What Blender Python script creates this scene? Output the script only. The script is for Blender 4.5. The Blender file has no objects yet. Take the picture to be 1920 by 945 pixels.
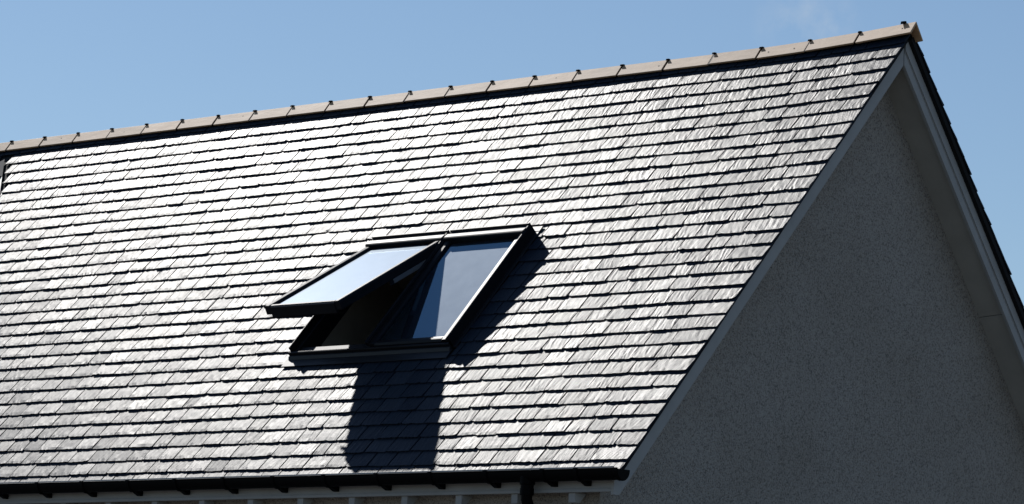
import bpy, math, random
import numpy as np
from mathutils import Vector, Matrix

R = math.radians
rng = np.random.default_rng(7)
random.seed(7)
scene = bpy.context.scene
col = scene.collection

# ------------------------------------------------------------------ camera
CAM = (15.51272819, -20.45739702, -5.35070803)
rx = Vector((0.73201502, 0.67946162, 0.04985896))
ux = Vector((0.05951187, -0.13667506, 0.98882671))
fx = Vector((-0.67868427, 0.72086881, 0.14048423))
cam_d = bpy.data.cameras.new('camera')
cam = bpy.data.objects.new('camera', cam_d)
col.objects.link(cam)
cam.matrix_world = Matrix((
    (rx.x, ux.x, -fx.x, CAM[0]),
    (rx.y, ux.y, -fx.y, CAM[1]),
    (rx.z, ux.z, -fx.z, CAM[2]),
    (0, 0, 0, 1)))
cam_d.sensor_width = 36.0
cam_d.lens = 6921.9 / 1920 * 36.0
cam_d.clip_start = 0.5
cam_d.clip_end = 6000
scene.camera = cam

# ------------------------------------------------------------------ light
PITCH = 0.8589843800638178
CP, SP = math.cos(PITCH), math.sin(PITCH)
SUN_A, SUN_B = 3.26, 2.78           # shadow offset along the ridge / down the slope per metre of height
sun_dir = Vector((-SUN_A, SUN_B * CP - SP, SUN_B * SP + CP)).normalized()
sun_el = math.asin(sun_dir.z)
sun_az = math.atan2(sun_dir.x, sun_dir.y)

w = bpy.data.worlds.new('World')
scene.world = w
w.use_nodes = True
nt = w.node_tree
bg = nt.nodes['Background']
sky = nt.nodes.new('ShaderNodeTexSky')
sky.sky_type = 'NISHITA'
sky.sun_disc = False
sky.sun_elevation = sun_el
sky.sun_rotation = sun_az
sky.altitude = 50
sky.air_density = 1.0
sky.dust_density = 0.12
sky.ozone_density = 3.6
# one faint wisp of high cloud
wtc = nt.nodes.new('ShaderNodeTexCoord')
wdir = (fx * 6921.9 + rx * (1515 - 960) - ux * (45 - 472.5)).normalized()
wdot = nt.nodes.new('ShaderNodeVectorMath'); wdot.operation = 'DOT_PRODUCT'; wdot.inputs[1].default_value = wdir
nt.links.new(wtc.outputs['Generated'], wdot.inputs[0])
wmr = nt.nodes.new('ShaderNodeMapRange'); wmr.interpolation_type = 'SMOOTHSTEP'
wmr.inputs[1].default_value = math.cos(R(.95)); wmr.inputs[2].default_value = 1.0
nt.links.new(wdot.outputs['Value'], wmr.inputs[0])
wns = nt.nodes.new('ShaderNodeTexNoise'); wns.inputs['Scale'].default_value = 90; wns.inputs['Detail'].default_value = 5; wns.inputs['Roughness'].default_value = .6
nt.links.new(wtc.outputs['Generated'], wns.inputs['Vector'])
wm2 = nt.nodes.new('ShaderNodeMapRange'); wm2.inputs[1].default_value = .40; wm2.inputs[2].default_value = .75; wm2.inputs[4].default_value = .26
nt.links.new(wns.outputs[0], wm2.inputs[0])
wml = nt.nodes.new('ShaderNodeMath'); wml.operation = 'MULTIPLY'
nt.links.new(wmr.outputs[0], wml.inputs[0]); nt.links.new(wm2.outputs[0], wml.inputs[1])
wmx = nt.nodes.new('ShaderNodeMix'); wmx.data_type = 'RGBA'
wmx.inputs[7].default_value = (7.6, 8.2, 8.8, 1)
nt.links.new(wml.outputs[0], wmx.inputs[0]); nt.links.new(sky.outputs[0], wmx.inputs[6])
nt.links.new(wmx.outputs[2], bg.inputs[0])
bg.inputs[1].default_value = 0.080

sl = bpy.data.lights.new('sun', 'SUN')
sl.energy = 4.1
sl.angle = R(0.53)
sl.color = (1.0, 0.97, 0.93)
so = bpy.data.objects.new('sun', sl)
col.objects.link(so)
so.rotation_euler = (-sun_dir).to_track_quat('-Z', 'Y').to_euler()

vs = scene.view_settings
vs.view_transform = 'Standard'
vs.look = 'None'
vs.gamma = 1.0
vs.use_curve_mapping = False
vs.exposure = 0.0


# ------------------------------------------------------------------ helpers
def tag(o, label=None, cat=None, kind=None):
    if label: o['label'] = label
    if cat: o['category'] = cat
    if kind: o['kind'] = kind
    return o


class MB:
    """collects faces for one mesh"""
    def __init__(self):
        self.v, self.f = [], []

    def add(self, verts, faces):
        b = len(self.v)
        self.v += [tuple(p) for p in verts]
        self.f += [tuple(i + b for i in f) for f in faces]

    def box(self, fn, a, b):
        """box between corners a and b of a local frame mapped by fn"""
        x0, y0, z0 = a; x1, y1, z1 = b
        P = [fn(x, y, z) for z in (z0, z1) for y in (y0, y1) for x in (x0, x1)]
        self.add(P, [(0, 2, 3, 1), (4, 5, 7, 6), (0, 1, 5, 4), (2, 6, 7, 3), (0, 4, 6, 2), (1, 3, 7, 5)])

    def prism(self, fn, prof, t0, t1):
        """profile of (a, b) points swept from t0 to t1: fn(t, a, b)"""
        n = len(prof)
        P = [fn(t0, a, b) for a, b in prof] + [fn(t1, a, b) for a, b in prof]
        F = [(i, (i + 1) % n, n + (i + 1) % n, n + i) for i in range(n)]
        F += [tuple(range(n))[::-1], tuple(range(n, 2 * n))]
        self.add(P, F)

    def tube(self, pts, rad, seg=14):
        pts = [Vector(p) for p in pts]
        rings = []
        for i, p in enumerate(pts):
            d = (pts[min(i + 1, len(pts) - 1)] - pts[max(i - 1, 0)]).normalized()
            a = d.cross(Vector((0, 0, 1)))
            if a.length < 1e-3: a = Vector((1, 0, 0))
            a.normalize(); b = d.cross(a)
            r = rad[i] if isinstance(rad, (list, tuple)) else rad
            rings.append([p + a * r * math.cos(2 * math.pi * k / seg) + b * r * math.sin(2 * math.pi * k / seg) for k in range(seg)])
        V = [q for r_ in rings for q in r_]
        F = []
        for i in range(len(pts) - 1):
            for k in range(seg):
                F.append((i * seg + k, i * seg + (k + 1) % seg, (i + 1) * seg + (k + 1) % seg, (i + 1) * seg + k))
        F.append(tuple(range(seg))[::-1]); F.append(tuple((len(pts) - 1) * seg + k for k in range(seg)))
        self.add(V, F)

    def build(self, name, mat, parent=None, bevel=0, smooth=False, wn=False):
        me = bpy.data.meshes.new(name)
        me.from_pydata(self.v, [], self.f)
        import bmesh
        bm = bmesh.new(); bm.from_mesh(me)
        bmesh.ops.recalc_face_normals(bm, faces=bm.faces)
        bm.to_mesh(me); bm.free()
        o = bpy.data.objects.new(name, me)
        col.objects.link(o)
        me.materials.append(mat)
        if bevel:
            m = o.modifiers.new('bevel', 'BEVEL'); m.width = bevel; m.segments = 2; m.limit_method = 'ANGLE'
        if smooth:
            for p in me.polygons: p.use_smooth = True
            me.set_sharp_from_angle(angle=R(40))
        if parent: o.parent = parent
        return o


# ------------------------------------------------------------------ materials
def mat(name):
    m = bpy.data.materials.new(name); m.use_nodes = True
    nt = m.node_tree
    return m, nt, nt.nodes['Principled BSDF']


def N(nt, t, **kw):
    n = nt.nodes.new(t)
    for k, v in kw.items(): setattr(n, k, v)
    return n


def mapped(nt, scale, coord='Object', rot=(0, 0, 0)):
    tc = N(nt, 'ShaderNodeTexCoord'); mp = N(nt, 'ShaderNodeMapping')
    mp.inputs['Scale'].default_value = scale
    mp.inputs['Rotation'].default_value = rot
    nt.links.new(tc.outputs[coord], mp.inputs[0])
    return mp


def noise(nt, vec, scale, detail=4, rough=.55):
    n = N(nt, 'ShaderNodeTexNoise')
    n.inputs['Scale'].default_value = scale; n.inputs['Detail'].default_value = detail; n.inputs['Roughness'].default_value = rough
    nt.links.new(vec, n.inputs['Vector'])
    return n


def ramp(nt, fac, stops):
    r = N(nt, 'ShaderNodeValToRGB')
    e = r.color_ramp.elements
    while len(e) < len(stops): e.new(.5)
    for k, (p, c) in enumerate(stops):
        e[k].position = p; e[k].color = (*c, 1) if len(c) == 3 else c
    nt.links.new(fac, r.inputs[0])
    return r


def bump(nt, b, h, strength, dist, prev=None):
    n = N(nt, 'ShaderNodeBump')
    n.inputs['Strength'].default_value = strength; n.inputs['Distance'].default_value = dist
    nt.links.new(h, n.inputs['Height'])
    if prev: nt.links.new(prev.outputs[0], n.inputs['Normal'])
    nt.links.new(n.outputs[0], b.inputs['Normal'])
    return n


def simple(name, c, rough=.5, metal=0., spec=.5, var=.12, bscale=60, bstr=.1):
    m, nt, b = mat(name)
    mp = mapped(nt, (1, 1, 1))
    n = noise(nt, mp.outputs[0], bscale * .2, 5)
    lo = tuple(x * (1 - var) for x in c); hi = tuple(min(1, x * (1 + var)) for x in c)
    r = ramp(nt, n.outputs[0], [(.3, lo), (.7, hi)])
    nt.links.new(r.outputs[0], b.inputs['Base Color'])
    b.inputs['Roughness'].default_value = rough; b.inputs['Metallic'].default_value = metal
    b.inputs['Specular IOR Level'].default_value = spec
    n2 = noise(nt, mp.outputs[0], bscale, 4)
    if bstr: bump(nt, b, n2.outputs[0], bstr, .002)
    return m


def slate_material():
    m, nt, b = mat('slate')
    at = N(nt, 'ShaderNodeAttribute'); at.attribute_name = 'seed'
    uv = N(nt, 'ShaderNodeAttribute'); uv.attribute_name = 'face_co'     # (across, down, seed) metres on the slate
    # a small turn of the grain on every slate
    rot = N(nt, 'ShaderNodeVectorRotate'); rot.rotation_type = 'Z_AXIS'
    mr = N(nt, 'ShaderNodeMapRange'); mr.inputs[3].default_value = -.32; mr.inputs[4].default_value = .32
    nt.links.new(at.outputs['Fac'], mr.inputs[0])
    nt.links.new(uv.outputs['Vector'], rot.inputs['Vector']); nt.links.new(mr.outputs[0], rot.inputs['Angle'])
    mp = N(nt, 'ShaderNodeMapping'); mp.inputs['Scale'].default_value = (1, .07, 1)
    nt.links.new(rot.outputs[0], mp.inputs[0])
    streak = noise(nt, mp.outputs[0], 105, 4, .6)
    coarse = noise(nt, mp.outputs[0], 30, 3, .5)
    mp2 = N(nt, 'ShaderNodeMapping'); mp2.inputs['Scale'].default_value = (1, .6, 1)
    nt.links.new(rot.outputs[0], mp2.inputs[0])
    fine = noise(nt, mp2.outputs[0], 180, 4, .65)
    lump = noise(nt, mp2.outputs[0], 22, 3, .5)
    # cleavage terraces: flat flakes with small steps
    terr = N(nt, 'ShaderNodeMath', operation='SNAP'); terr.inputs[1].default_value = .11
    nt.links.new(lump.outputs[0], terr.inputs[0])
    n1 = bump(nt, b, terr.outputs[0], .13, .004)
    n2 = bump(nt, b, coarse.outputs[0], .33, .006, n1)
    n3 = bump(nt, b, streak.outputs[0], .72, .0024, n2)
    n4 = bump(nt, b, fine.outputs[0], .45, .0010, n3)
    # colour: blue-grey slate, each one its own tone
    tone = ramp(nt, at.outputs['Fac'], [(0, (.013, .019, .031)), (.5, (.018, .026, .039)), (1, (.025, .032, .045))])
    r2 = ramp(nt, streak.outputs[0], [(.3, (.78, .78, .78)), (.7, (1.15, 1.15, 1.15))])
    mx = N(nt, 'ShaderNodeMix', data_type='RGBA', blend_type='MULTIPLY'); mx.inputs[0].default_value = 1
    nt.links.new(tone.outputs[0], mx.inputs[6]); nt.links.new(r2.outputs[0], mx.inputs[7])
    nt.links.new(mx.outputs[2], b.inputs['Base Color'])
    rr = N(nt, 'ShaderNodeMapRange'); rr.inputs[3].default_value = .415; rr.inputs[4].default_value = .46
    rs = N(nt, 'ShaderNodeMath', operation='FRACT'); r5 = N(nt, 'ShaderNodeMath', operation='MULTIPLY'); r5.inputs[1].default_value = 17.3
    nt.links.new(at.outputs['Fac'], r5.inputs[0]); nt.links.new(r5.outputs[0], rs.inputs[0]); nt.links.new(rs.outputs[0], rr.inputs[0])
    nt.links.new(rr.outputs[0], b.inputs['Roughness'])
    b.inputs['Specular IOR Level'].default_value = .085
    return m


def roughcast(name, c):
    m, nt, b = mat(name)
    mp = mapped(nt, (1, 1, 1))
    n = noise(nt, mp.outputs[0], 85, 3, .7)
    v = N(nt, 'ShaderNodeTexVoronoi'); v.inputs['Scale'].default_value = 110
    nt.links.new(mp.outputs[0], v.inputs['Vector'])
    big = noise(nt, mp.outputs[0], 1.2, 4)
    r = ramp(nt, n.outputs[0], [(.34, tuple(x * .42 for x in c)), (.50, c), (.72, tuple(min(1, x * 1.22) for x in c))])
    r2 = ramp(nt, big.outputs[0], [(.3, (.90, .885, .86)), (.7, (1.04, 1.04, 1.04))])
    mx = N(nt, 'ShaderNodeMix', data_type='RGBA', blend_type='MULTIPLY'); mx.inputs[0].default_value = 1
    nt.links.new(r.outputs[0], mx.inputs[6]); nt.links.new(r2.outputs[0], mx.inputs[7])
    nt.links.new(mx.outputs[2], b.inputs['Base Color'])
    b.inputs['Roughness'].default_value = .95; b.inputs['Specular IOR Level'].default_value = .1
    n1 = bump(nt, b, v.outputs[0], .8, .006)
    bump(nt, b, n.outputs[0], .8, .006, n1)
    return m


def stone_material():
    m, nt, b = mat('ridge_stone')
    mp = mapped(nt, (.35, 1, 1))
    n = noise(nt, mp.outputs[0], 14, 6, .6)
    n2 = noise(nt, mp.outputs[0], 120, 4, .6)
    oi = N(nt, 'ShaderNodeObjectInfo')
    r = ramp(nt, n.outputs[0], [(.25, (.42, .25, .135)), (.55, (.56, .36, .21)), (.8, (.64, .445, .29))])
    t = N(nt, 'ShaderNodeMapRange'); t.inputs[3].default_value = .78; t.inputs[4].default_value = 1.10
    nt.links.new(oi.outputs['Random'], t.inputs[0])
    mx = N(nt, 'ShaderNodeMix', data_type='RGBA', blend_type='MULTIPLY'); mx.inputs[0].default_value = 1
    nt.links.new(r.outputs[0], mx.inputs[6]); nt.links.new(t.outputs[0], mx.inputs[7])
    nt.links.new(mx.outputs[2], b.inputs['Base Color'])
    b.inputs['Roughness'].default_value = .55; b.inputs['Specular IOR Level'].default_value = .18
    n1 = bump(nt, b, n.outputs[0], .3, .004)
    bump(nt, b, n2.outputs[0], .3, .001, n1)
    return m


def glass_material(name, rough, lo, hi, ior, tint):
    m = bpy.data.materials.new(name); m.use_nodes = True
    nt = m.node_tree; nt.nodes.remove(nt.nodes['Principled BSDF'])
    out = nt.nodes['Material Output']
    fr = N(nt, 'ShaderNodeFresnel'); fr.inputs[0].default_value = ior
    tr = N(nt, 'ShaderNodeBsdfTransparent'); tr.inputs[0].default_value = (.62, .66, .68, 1)
    gl = N(nt, 'ShaderNodeBsdfGlossy'); gl.inputs['Roughness'].default_value = .015; gl.inputs[0].default_value = tint
    mx = N(nt, 'ShaderNodeMixShader')
    nt.links.new(fr.outputs[0], mx.inputs[0]); nt.links.new(tr.outputs[0], mx.inputs[1]); nt.links.new(gl.outputs[0], mx.inputs[2])
    # a film of dust that scatters direct sun
    mp = mapped(nt, (1, 1, 1))
    n = noise(nt, mp.outputs[0], 9, 5, .6)
    sp = noise(nt, mp.outputs[0], 160, 2, .5)
    du = N(nt, 'ShaderNodeBsdfGlossy'); du.inputs['Roughness'].default_value = rough; du.inputs[0].default_value = (.76, .87, 1, 1)
    rf = ramp(nt, n.outputs[0], [(.25, (lo,) * 3), (.8, (hi,) * 3)])
    rs = ramp(nt, sp.outputs[0], [(.74, (0, 0, 0)), (.80, (.10, .10, .10))])
    ad = N(nt, 'ShaderNodeMath', operation='ADD')
    nt.links.new(rf.outputs[0], ad.inputs[0]); nt.links.new(rs.outputs[0], ad.inputs[1])
    mx2 = N(nt, 'ShaderNodeMixShader')
    nt.links.new(ad.outputs[0], mx2.inputs[0]); nt.links.new(mx.outputs[0], mx2.inputs[1]); nt.links.new(du.outputs[0], mx2.inputs[2])
    nt.links.new(mx2.outputs[0], out.inputs[0])
    return m


def gravel_material():
    m, nt, b = mat('gravel')
    mp = mapped(nt, (1, 1, 1))
    n = noise(nt, mp.outputs[0], .5, 6, .6); n2 = noise(nt, mp.outputs[0], 35, 4, .7)
    r = ramp(nt, n.outputs[0], [(.3, (.12, .115, .105)), (.7, (.17, .162, .150))])
    r2 = ramp(nt, n2.outputs[0], [(.3, (.6, .6, .6)), (.7, (1.25, 1.25, 1.25))])
    mx = N(nt, 'ShaderNodeMix', data_type='RGBA', blend_type='MULTIPLY'); mx.inputs[0].default_value = 1
    nt.links.new(r.outputs[0], mx.inputs[6]); nt.links.new(r2.outputs[0], mx.inputs[7])
    nt.links.new(mx.outputs[2], b.inputs['Base Color'])
    b.inputs['Roughness'].default_value = .95; b.inputs['Specular IOR Level'].default_value = .1
    bump(nt, b, n2.outputs[0], .6, .05)
    return m


M_SLATE = slate_material()
M_WALL = roughcast('roughcast_render', (.375, .345, .312))
M_STONE = stone_material()
M_GLASS = glass_material('glass', .4, .031, .036, 3.0, (.40, .74, 1, 1))
M_SATIN = glass_material('satin_glass', .5, .125, .135, 1.9, (.68, .82, .92, 1))
M_FRAME = simple('frame_metal', (.009, .010, .013), .42, 0., .13, .15, 80, .05)
M_HOOD = simple('hood_metal', (.010, .012, .015), .44, 0., .16, .15, 40, .12)
M_FLASH = simple('flashing_metal', (.014, .016, .020), .45, 0., .3, .2, 30, .15)
M_LEAD = simple('lead', (.14, .145, .15), .5, .3, .5, .25, 25, .25)
M_BLACK = simple('black_plastic', (.0025, .0025, .003), .5, 0., .05, .2, 90, .05)
M_BOARD = simple('painted_board', (.36, .358, .35), .55, 0., .3, .08, 25, .12)
M_SOFFIT = simple('soffit_board', (.42, .40, .36), .7, 0., .3, .08, 25, .1)
M_DARK = simple('underlay', (.012, .012, .013), .8, 0., .2, .2, 30, .1)
M_LINING = simple('lining', (.22, .20, .175), .8, 0., .2, .1, 20, .05)
M_BLIND = simple('blind_cloth', (.74, .75, .77), .9, 0., .1, .03, 30, .05)
M_ARM = simple('grey_metal', (.16, .165, .175), .4, .4, .5, .1, 60, .05)
M_GRAVEL = gravel_material()

# ------------------------------------------------------------------ roof frame
H0 = 0.05                       # slates below ridge apex
G, S0 = 0.139790471, -0.0275823168
NROW = 32


def ridge_lift(x):
    """the ridge rises a little toward the gable"""
    return 0.05 * max(0.0, 1 + x / 1.6) ** 2 if x > -1.6 else 0.0


def F(x, s, h):
    """front slope: along ridge, down the slope, out of the slope"""
    z = .6 * ridge_lift(x) * max(0.0, 1 - s / 2.0)
    return (x, -s * CP - h * SP, -H0 - s * SP + h * CP + z)


RP = math.atan(1.24)
RCP, RSP = math.cos(RP), math.sin(RP)


def B(x, s, h):
    """rear slope"""
    return (x, 0.012 + s * RCP + h * RSP, -0.022 - s * RSP + h * RCP + 1.2 * ridge_lift(x))


GROUND = -7.0
XL = -13.2                       # far end of the house
XW = -0.30                       # face of gable wall
YW = -2.72                       # face of front wall
EAVE_S = 4.45

ground = MB(); gs = 2500
ground.add([(-gs, -gs, GROUND), (gs, -gs, GROUND), (gs, gs, GROUND), (-gs, gs, GROUND)], [(0, 1, 2, 3)])
tag(ground.build('ground', M_GRAVEL), kind='structure')

house = bpy.data.objects.new('house', None)
col.objects.link(house)
house.location = (0, 0, 0)
tag(house, 'grey roughcast house with steep slate roof, stone ridge and paired black roof windows', 'house')


# ------------------------------------------------------------------ slates
def slates(fn, rows, xr, cut=None, nx=12, width=.2, seed=1, wide_verge=True, drop=.0108):
    """one mesh of individually shaped slates"""
    g = np.random.default_rng(seed)
    V, FA, SEED, CO = [], [], [], []
    for i in rows:
        s_t = S0 + G * i; s_h = max(.004, s_t - G - .025)
        segs = xr(s_t)
        hi = segs[-1][1]; lo = segs[-1][0]
        if cut and s_t > cut[2] and s_t - G < cut[3]:
            segs = [(lo, cut[0]), (cut[1], hi)]
        wob = g.uniform(0, 6.28, 3)
        for (a, b) in segs:
            x = b
            first = True
            k = 0
            while x > a + .01:
                ww = float(np.clip(g.normal(width, .022), .13, .29))
                if g.random() < .07: ww *= .7
                if first and wide_verge:
                    ww = (.33 if i % 2 else .21) + g.uniform(-.02, .02)
                elif first: ww *= g.uniform(.4, 1)
                first = False
                x0 = max(a, x - ww)
                if x0 - a < .05: x0 = a
                gap = g.uniform(.0045, .0115)
                sd = g.random()
                tail = s_t + g.normal(0, .0010) + .003 * math.sin(x * 1.1 + wob[0]) + .002 * math.sin(x * 2.7 + wob[1])
                lift = max(-.001, g.normal(0, .0007)); tilt = g.normal(-.0003, .0006); th = drop * g.uniform(.8, 1.25)
                skew = g.normal(0, .003); slant = g.normal(0, .0013)
                xs = np.linspace(x0 + gap, x - gap * .4, nx)
                if b == hi and k == 0: xs[-1] += g.normal(0, .004)
                jag = g.normal(0, .0016, nx) + slant * np.linspace(-1, 1, nx)
                if g.random() < .35: jag[g.integers(0, nx)] -= g.uniform(.003, .009)
                if g.random() < .22:
                    jag[0] -= g.uniform(.004, .014); jag[1] -= .002
                if g.random() < .22:
                    jag[-1] -= g.uniform(.004, .014); jag[-2] -= .002
                base = len(V)
                ss = [s_h, s_t - G * .55, s_t - G * .22, None]
                nr = 4
                for r_ in range(nr):
                    for j in range(nx):
                        s = tail + jag[j] if ss[r_] is None else ss[r_]
                        q = (s - (s_t - G)) / G
                        u = (xs[j] - x0) / ww - .5
                        h = -drop + (th + lift) * q + tilt * u * 2 * q + g.normal(0, .0005)
                        if r_ == 3: h -= abs(g.normal(0, .0008))
                        V.append(fn(xs[j] + skew * (q - .5), s, h)); SEED.append(sd); CO.append((xs[j] - x0 + sd * 7, s - s_h, sd * 40))
                for j in range(nx):                         # bottom of the tail, slightly rough
                    s = tail + jag[j] - g.uniform(0, .003)
                    V.append(fn(xs[j] + skew * .5, s, -drop * 1.15)); SEED.append(sd); CO.append((xs[j] - x0 + sd * 7, s - s_h + .01, sd * 40))
                for r_ in range(nr):
                    for j in range(nx - 1):
                        p = base + r_ * nx + j
                        FA.append((p, p + nx, p + nx + 1, p + 1))
                sb = len(V)
                for jj in (0, nx - 1):                      # sides
                    for r_ in range(nr):
                        s = tail + jag[jj] if ss[r_] is None else ss[r_]
                        V.append(fn(xs[jj], s, -drop * 1.6)); SEED.append(sd); CO.append((0 + sd * 7, s - s_h, sd * 40))
                for r_ in range(nr - 1):
                    p = base + r_ * nx; q = sb + r_
                    FA.append((p, q, q + 1, p + nx))
                    p = base + r_ * nx + nx - 1; q = sb + nr + r_
                    FA.append((p, p + nx, q + 1, q))
                x = x0; k += 1
    me = bpy.data.meshes.new('slates')
    me.from_pydata(V, [], FA)
    a = me.attributes.new('seed', 'FLOAT', 'POINT'); a.data.foreach_set('value', np.array(SEED, dtype=np.float32))
    a = me.attributes.new('face_co', 'FLOAT_VECTOR', 'POINT'); a.data.foreach_set('vector', np.array(CO, dtype=np.float32).ravel())
    me.materials.append(M_SLATE)
    return me


def add_mesh(name, me, parent):
    o = bpy.data.objects.new(name, me); col.objects.link(o); o.parent = parent
    return o


# valley beside the low saddle at the left edge
VX0, VS0, VK = -9.85, .17, .75
VS1 = .43


def main_range(s):
    if VS0 - .02 < s < VS1 + .30:
        d = max(0.0, VK * (s - VS0))
        return [(XL, VX0 - d - .03), (VX0 + d + .012, 0.0)]
    return [(XL, 0.0)]


# roof windows: (left edge, right edge) and top / bottom along the slope
WIN = [(-3.965, -3.185), (-3.155, -2.375)]
WT, WB = 1.91, 3.09
roof = add_mesh('roof', slates(F, range(1, NROW + 1), main_range,
                               cut=(-4.005, -2.335, WT + .03, WB + .07), seed=11), house)
tag(roof, 'front slope of small riven blue-grey slates')

deck = MB()
hd = -.022
def quad(fn, x0, x1, s0, s1, h):
    n = 14
    for k in range(n):
        a = x0 + (x1 - x0) * k / n; b = x0 + (x1 - x0) * (k + 1) / n
        deck.add([fn(a, s0, h), fn(a, s1, h), fn(b, s1, h), fn(b, s0, h)], [(0, 1, 2, 3)])
quad(F, XL, -.02, 0, WT, hd)
quad(F, XL, WIN[0][0], WT, WB, hd); quad(F, WIN[1][1], -.02, WT, WB, hd)
quad(F, XL, -.02, WB, EAVE_S - .02, hd)
deck.build('underlay', M_DARK, roof)

rear = add_mesh('rear_roof', slates(B, range(1, NROW + 2), lambda s: [(-2.6, 0.0)], nx=4, seed=23), house)
rd = MB()
xk = [XL, -8, -4, -2.59, -1.6, -1.2, -.8, -.4, -.02]
for a_, b_ in zip(xk[:-1], xk[1:]):
    rd.add([B(a_, .01, -.022), B(b_, .01, -.022), B(b_, 4.4, -.022), B(a_, 4.4, -.022)], [(0, 1, 2, 3)])
    if b_ < -2.5:
        rd.add([B(a_, .01, -.006), B(b_, .01, -.006), B(b_, 4.55, -.006), B(a_, 4.55, -.006)], [(0, 1, 2, 3)])
rd.build('underlay', M_DARK, rear)

# undercloak: thin slate strip under the verge slates
uc = MB()
uc.box(F, (-.12, .06, -.034), (-.006, EAVE_S - .02, -.024))
uc.build('undercloak', M_DARK, roof)
uc = MB()
uc.box(B, (-.12, .09, -.060), (-.008, 4.4, -.026))
uc.build('undercloak', M_DARK, rear)

# ------------------------------------------------------------------ bargeboards and soffits
def mitre(fn, h):       # distance down the slope where a line at depth h meets the plane under the ridge
    y0 = fn(0, 0, h)[1]; y1 = fn(0, 1, h)[1]
    return (.004 * (1 if y1 > y0 else -1) - y0) / (y1 - y0)

def board(m, fn, xa, xb, top, bot, send):
    m.prism(lambda t, a, b: fn(t, a, b), [(mitre(fn, top), top), (send, top), (send, bot), (mitre(fn, bot), bot)], xa, xb)

def barge(fn, top, bot, s1, rim):
    m = MB()
    board(m, fn, -.075, -.05, top, bot, s1)
    if rim:
        board(m, fn, -.0498, -.040, top, bot + (top - bot) * .52, s1)      # raised upper moulding
        board(m, fn, -.0498, -.046, bot + (top - bot) * .49, bot + (top - bot) * .45, s1)
    return m.build('bargeboard', M_BOARD, house, bevel=.002)

bfo = barge(F, -.034, -.150, 4.30, False)
bl = MB()      # foot of the front bargeboard: a vertical end that closes the eaves
foot = [(-2.872, -3.38), (-2.872, -3.545), (-2.818, -3.545), (-2.68, -3.3855), (-2.70, -3.34)]
bl.prism(lambda t, a, b: (t, a, b), foot, -.0745, -.0495)
bl.build('barge_foot', M_BOARD, bfo, bevel=.002)
brr = barge(B, -.060, -.185, 4.5, True)
sf = MB()
sf.box(B, (XW - .02, .22, -.150), (-.076, 2.30, -.140))
sf.box(B, (XW - .02, 2.306, -.150), (-.076, 3.6, -.140))
sf.box(B, (XW - .02, 3.606, -.150), (-.076, 4.4, -.140))
sf.build('soffit', M_SOFFIT, house)
sf = MB()
sf.box(F, (XW - .02, .16, -.130), (-.076, 4.1, -.120))
sf.build('soffit', M_SOFFIT, house)

# ------------------------------------------------------------------ walls
YR = 2.75
def zf(y): return -H0 + y * SP / CP - .10 / CP      # underside line of front slope at y<0
def zr(y): return -y * 1.24 - .15
gw = MB()
prof = [(YW, GROUND - .3), (YR, GROUND - .3), (YR, zr(YR)), (.02, -.16), (YW, zf(YW))]
gw.prism(lambda t, a, b: (t, a, b), prof, XW - .3, XW)
gw.build('gable_wall', M_WALL, house)
fw_ = MB()
fw_.box(lambda x, y, z: (x, y, z), (XL, YW, GROUND - .3), (XW - .3, YW + .3, -3.30))
fw_.build('front_wall', M_WALL, house)
bw = MB()
bw.box(lambda x, y, z: (x, y, z), (XL, YR - .3, GROUND - .3), (XW - .3, YR, zr(YR)))
bw.prism(lambda t, a, b: (t, a, b), prof, XL, XL + .3)
bw.build('back_wall', M_WALL, house)
af = MB()
af.box(lambda x, y, z: (x, y, z), (XL + .3, YW + .3, -4.0), (XW - .3, YR - .3, -3.85))
af.build('attic_floor', M_LINING, house)

# ------------------------------------------------------------------ low saddle at the left edge, its valley just in view
def sad(s, q, h=0.0):           # q -1..1 across, from valley to valley
    d = VK * (s - VS0)
    return F(VX0 + q * d, s, 0.31 * (s - VS0) * (1 - abs(q)) - .004 + h)
sm = MB()
ss_ = [VS0 + (VS1 - VS0) * k / 4 for k in range(5)]
for k in range(4):
    for q0, q1 in ((-1, -.5), (-.5, 0), (0, .5), (.5, 1)):
        sm.add([sad(ss_[k], q0), sad(ss_[k + 1], q0), sad(ss_[k + 1], q1), sad(ss_[k], q1)], [(0, 1, 2, 3)])
for q0, q1 in ((-1, -.5), (-.5, 0), (0, .5), (.5, 1)):
    sm.add([sad(VS1, q0), sad(VS1, q0, -.03), sad(VS1, q1, -.03), sad(VS1, q1)], [(0, 1, 2, 3)])
saddle = sm.build('roof_saddle', M_FLASH, house)
lm = MB()
def lp(s, q): return F(VX0 + q * VK * (s - VS0), s, -.003)
for k in range(4):
    a_, b_ = VS1 + .004 + .075 * k, VS1 + .004 + .075 * (k + 1)
    lm.add([lp(a_, -1), lp(b_, -1), lp(b_, 1), lp(a_, 1)], [(0, 1, 2, 3)])
lm.build('lead_apron', M_LEAD, saddle)

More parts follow.
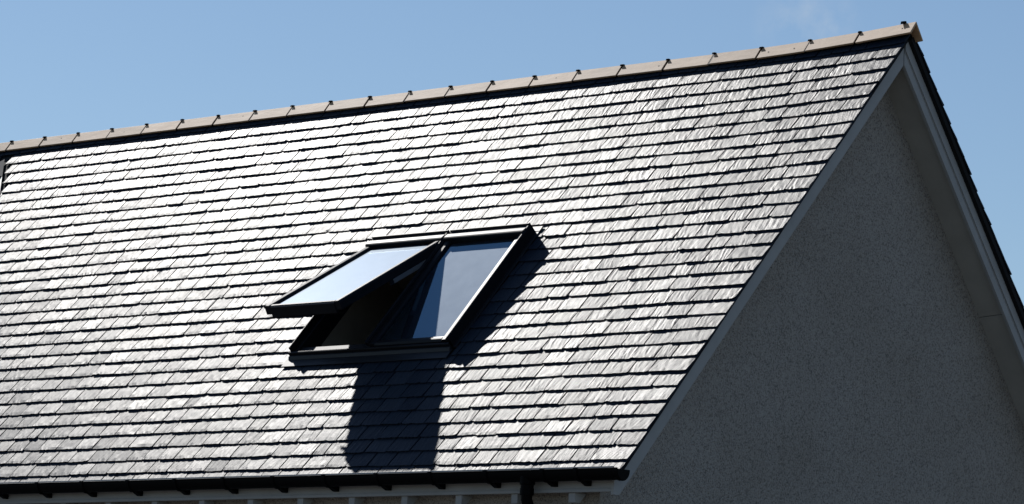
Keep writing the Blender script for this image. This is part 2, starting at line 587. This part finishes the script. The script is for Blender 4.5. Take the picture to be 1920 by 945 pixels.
# ------------------------------------------------------------------ ridge tiles
TL = .45
jx = [0.045] + [-TL * k for k in range(1, 31)]
for k in range(len(jx) - 1):
    x1, x0 = jx[k], jx[k + 1]
    if x0 < XL: break
    g_ = random.uniform(.006, .011)
    dz = random.uniform(-.002, .002); dy = random.uniform(-.002, .002)
    m = MB()
    # angle tile: front wing, rear wing, thickness 24 mm
    pf = [(-.068, -.090), (-.057, -.099), (.0, -.022), (.076, -.130), (.088, -.124), (.0, .0)]
    pf = [(a + .004, b) for a, b in pf]
    m.prism(lambda t, a, b: (t, a + dy, b + dz + ridge_lift(t)), pf, x0 + g_, x1 - (g_ if k else 0))
    t = m.build('ridge_tile', M_STONE, house, bevel=.003)
    u = MB()
    pu = [(-.064, -.0915), (-.057, -.0995), (.0, -.0235), (.075, -.1305), (.084, -.126), (.0, -.006)]
    pu = [(a + .004, b) for a, b in pu]
    xx = x0
    u.prism(lambda t_, a, b: (t_, a + dy, b + dz + ridge_lift(t_)), pu, xx - g_ + .0005, xx + g_ - .0005)
    uu = u.build('ridge_seal', M_BLACK, t)
    c_ = MB()
    tw = random.uniform(.012, .018)
    c_.prism(lambda t_, a, b: (t_, a + dy, b + dz + ridge_lift(t_)), [(-.014, -.010), (-.008, .007), (.016, .007), (.022, -.018), (.008, .003)], xx - tw, xx + tw * .7)
    c_.build('ridge_clip', M_BLACK, t, bevel=.002)
    for nx_ in ({0: (-.10, -.075), 2: (-.12, -.36), 7: (-.2,), 12: (-.3,), 15: (-.12,), 18: (-.25,), 5: (-.06,), 20: (-.2,)}.get(k, ())):
        nm = MB()
        yy = -.034 + random.uniform(-.010, .010)
        q = Vector((x1 + nx_, yy + .008, yy * 1.22 + ridge_lift(x1 + nx_)))
        nn = Vector((0, -.77, .63))
        nm.tube([q - nn * .01, q + nn * .0015], .006, 8)
        nm.build('nail', M_BLACK, t)

# end clip on the last tile
c_ = MB()
c_.prism(lambda t_, a, b: (t_, a, b + ridge_lift(0)), [(-.014, -.010), (-.008, .012), (.014, .016), (.026, -.010), (.008, .003)], -.082, -.052)
c_.build('ridge_clip', M_BLACK, [c for c in house.children if c.name == 'ridge_tile'][0])

# ------------------------------------------------------------------ eaves
fa = MB()
ID = lambda x, y, z: (x, y, z)
fa.box(ID, (-8.0, -2.862, -3.524), (-.077, -2.838, -3.36))
fa.box(ID, (-8.0, -2.868, -3.524), (-.079, -2.8622, -3.503))
fa.build('fascia', M_BOARD, house, bevel=.002)
sf = MB()
sf.box(ID, (-8.0, -2.837, -3.50), (-.31, YW - .001, -3.488))
sf.build('eaves_soffit', M_SOFFIT, house)
for k in range(13):
    xr_ = -.43 - .5045 * k
    m = MB()
    m.prism(lambda t, a, b: (t, a, b), [(-2.848, -3.5245), (-2.848, -3.588), (-2.80, -3.588), (-2.737, -3.5245)], xr_ - .028, xr_ + .028)
    m.build('rafter_foot', M_BOARD, house, bevel=.002)

GY, GZ, GRd = -2.945, -3.392, .058
gut = MB()
seg = 14
def gutter_profile(r_, drop=0.0):
    return [(GY + r_ * math.cos(a), GZ + 1.18 * r_ * math.sin(a)) for a in [math.pi + math.pi * k / seg for k in range(seg + 1)]]
outer = gutter_profile(GRd); inner = gutter_profile(GRd - .004)
x0, x1 = -8.0, .085
profg = outer + inner[::-1]
gut.prism(lambda t, a, b: (t, a, b), profg, x0, x1)
# rolled front rim and end stop
gut.tube([(x0, GY - GRd, GZ + .001), (x1, GY - GRd, GZ + .001)], .006, 8)
gutter = gut.build('gutter', M_BLACK, house)
es = MB()
eprof = gutter_profile(GRd + .005)
es.prism(lambda t, a, b: (t, a, b), eprof, x1 - .03, x1 + .006)
es.build('end_stop', M_BLACK, gutter, bevel=.004)
bx = [-.27] + [-.56 - .5045 * k for k in range(13)]
for xb in bx:
    m = MB()
    bp_ = gutter_profile(GRd + .006)
    m.prism(lambda t, a, b: (t, a, b), bp_ + gutter_profile(GRd + .001)[::-1], xb - .014, xb + .014)
    m.prism(lambda t, a, b: (t, a, b), [(-2.864, -3.44), (-2.864, -3.487), (-2.885, -3.487), (-2.95, -3.455), (-2.93, -3.44)], xb - .022, xb + .022)
    m.box(ID, (xb - .016, GY - GRd - .0075, GZ - .012), (xb + .016, GY - GRd + .014, GZ + .011))
    m.build('gutter_bracket', M_BLACK, gutter, bevel=.002)
dp = MB()
DX = -.735
dp.tube([(DX, GY, -3.42), (DX, GY, -3.475), (DX, GY, -3.48), (DX, GY, -3.53), (DX, GY, -3.535), (DX, GY, -3.575), (DX, GY + .02, -3.61), (DX, -2.83, -3.70), (DX, -2.79, -3.76), (DX, -2.775, -3.80), (DX, -2.775, GROUND)],
        [.052, .050, .043, .043, .037, .037, .037, .037, .037, .036, .036], 18)
dp.tube([(DX, GY, -3.50), (DX, GY, -3.545)], .046, 18)
dp.build('downpipe', M_BLACK, house, smooth=True)

# ------------------------------------------------------------------ roof windows
HH = .036          # sash seat above slates
def roof_window(x0, x1, theta, label):
    top = bpy.data.objects.new('roof_window', None); col.objects.link(top); top.parent = house
    top['label'] = label
    fr = MB()
    wd_ = .045
    fr.box(F, (x0, WT, -.10), (x0 + wd_, WB, HH - .004))
    fr.box(F, (x1 - wd_, WT, -.10), (x1, WB, HH - .004))
    fr.box(F, (x0 + wd_, WT, -.10), (x1 - wd_, WT + wd_, HH - .004))
    fr.box(F, (x0 + wd_, WB - wd_ - .012, -.10), (x1 - wd_, WB, HH - .018))
    # outer cladding
    fr.prism(lambda t, a, b: F(a, t, b), [(x0 - .016, .0), (x0 - .016, .070), (x0 - .010, .078), (x0 - .0005, .078), (x0 - .0005, .0)], WT - .004, WB + .004)
    fr.prism(lambda t, a, b: F(a, t, b), [(x1 + .016, .0), (x1 + .016, .080), (x1 + .010, .088), (x1 + .0005, .088), (x1 + .0005, .0)], WT - .004, WB + .004)
    fr.prism(lambda t, a, b: F(t, a, b), [(WB + .020, .0), (WB + .036, .0), (WB + .036, .044), (WB + .032, .050), (WB + .020, .052)], x0 - .016, x1 + .016)
    fr.build('frame', M_FRAME, top, bevel=.002)
    # hood over the top
    hd_ = MB()
    hp = [(WT - .038, .0), (WT - .038, .084), (WT - .033, .090), (WT - .024, .090), (WT - .020, .084), (WT - .018, .076), (WT + .008, .074), (WT + .012, .084), (WT + .018, .089), (WT + .058, .097), (WT + .070, .095), (WT + .076, .088), (WT + .076, .048), (WT + .03, .048), (WT - .012, .048), (WT - .012, .0)]
    hd_.prism(lambda t, a, b: F(t, a, b), hp, x0 - .003, x1 + .003)
    hd_.build('hood', M_HOOD, top, bevel=.0015)
    # sash turning about its top edge
    hs, hh = WT + .05, HH + .002
    ct, st = math.cos(theta), math.sin(theta)
    def S(x, d, e): return F(x, hs + d * ct - e * st, hh + d * st + e * ct)
    dl = WB - hs + (.060 if theta else .012)
    rl = .056
    ra = MB()
    up = .036
    def side(a, sgn):
        return [(a, -.034 if theta else 0.0), (a, up - .012), (a + sgn * .006, up - .003), (a + sgn * .012, up), (a + sgn * .046, up - .002), (a + sgn * rl, up - .012), (a + sgn * rl, -.034 if theta else 0.0)]
    ra.prism(lambda t, a, b: S(a, t, b), side(x0 + .002, 1), 0.0, dl)
    ra.prism(lambda t, a, b: S(a, t, b), side(x1 - .002, -1), 0.0, dl)
    lowp = -.056 if theta else 0.0
    ra.prism(lambda t, a, b: S(t, a, b), [(dl - .05, lowp * .4), (dl - .05, up - .014), (dl - .034, up - .012), (dl - .030, up - .004), (dl - .012, up - .004), (dl + .004, up - .016), (dl + .006, lowp), (dl - .012, lowp)], x0 + rl + .0025, x1 - rl - .0025)
    ra.prism(lambda t, a, b: S(t, a, b), [(0, 0), (0, up - .026), (rl, up - .028), (rl, 0)], x0 + rl + .0025, x1 - rl - .0025)
    sash = ra.build('sash', M_FRAME, top, bevel=.0015)
    pn = MB()
    pn.box(S, (x0 + rl + .001, rl - .004, up - .030), (x1 - rl - .001, dl - .048, up - .022))
    pn.build('pane', M_SATIN if theta else M_GLASS, top)
    if theta:
        bd = MB()
        bd.box(S, (x0 + rl + .003, rl, up - .052), (x1 - rl - .003, dl - .05, up - .046))
        bd.build('blind', M_BLIND, top)
        for xx in (x0 - .001, x1 - .013):
            ar = MB()
            ar.box(S, (xx, .10, -.068), (xx + .014, .62, -.035))
            ar.build('stay_arm', M_ARM, top, bevel=.002)
            lt = MB()
            lt.box(S, (xx + .002, .60, -.072), (xx + .012, .66, -.036))
            lt.build('hinge_block', M_FRAME, top, bevel=.002)
        # bottom seal hanging under the sash
        sl_ = MB()
        sl_.box(S, (x0 + .01, dl - .03, lowp - .012), (x1 - .01, dl - .012, lowp + .0))
        sl_.build('sash_seal', M_BLACK, top)
    # lining of the opening
    ln = MB()
    a, b = x0 + wd_ - .006, x1 - wd_ + .006
    dp_ = -.42
    ln.box(F, (a - .02, WT + .02, dp_), (a, WB - .02, -.1005))
    ln.box(F, (b, WT + .02, dp_), (b + .02, WB - .02, -.1005))
    ln.box(F, (a, WT + .02, dp_), (b, WT + .04, -.1005))
    ln.box(F, (a, WB - .06, dp_), (b, WB - .04, -.1005))
    ln.build('lining', M_LINING, top)
    return top

roof_window(*WIN[0], R(19.3), 'left roof window, propped open at the bottom')
roof_window(*WIN[1], 0.0, 'right roof window, shut, half in the shadow of the open sash')

fl = MB()
x0, x1 = WIN[0][0], WIN[1][1]
# apron below, side gutters, saddle above and the strip between the two windows
fl.box(F, (x0 - .05, WB + .037, .001), (x1 + .03, WB + .130, .006))
fl.prism(lambda t, a, b: F(t, a, b), [(WB + .0365, .007), (WB + .0365, .026), (WB + .045, .024), (WB + .065, .007)], x0 - .02, x1 + .02)
fl.box(F, (x0 - .045, WT - .03, -.006), (x0 - .0145, WB + .016, .005))
fl.box(F, (x1 + .0145, WT - .03, -.006), (x1 + .045, WB + .016, .005))
fl.box(F, (x0 - .045, WT - .09, -.004), (x1 + .045, WT - .036, .006))
fl.box(F, (WIN[0][1] + .0005, WT, -.02), (WIN[1][0] - .0005, WB + .016, .046))
fl.build('window_flashing', M_FLASH, house, bevel=.0015)
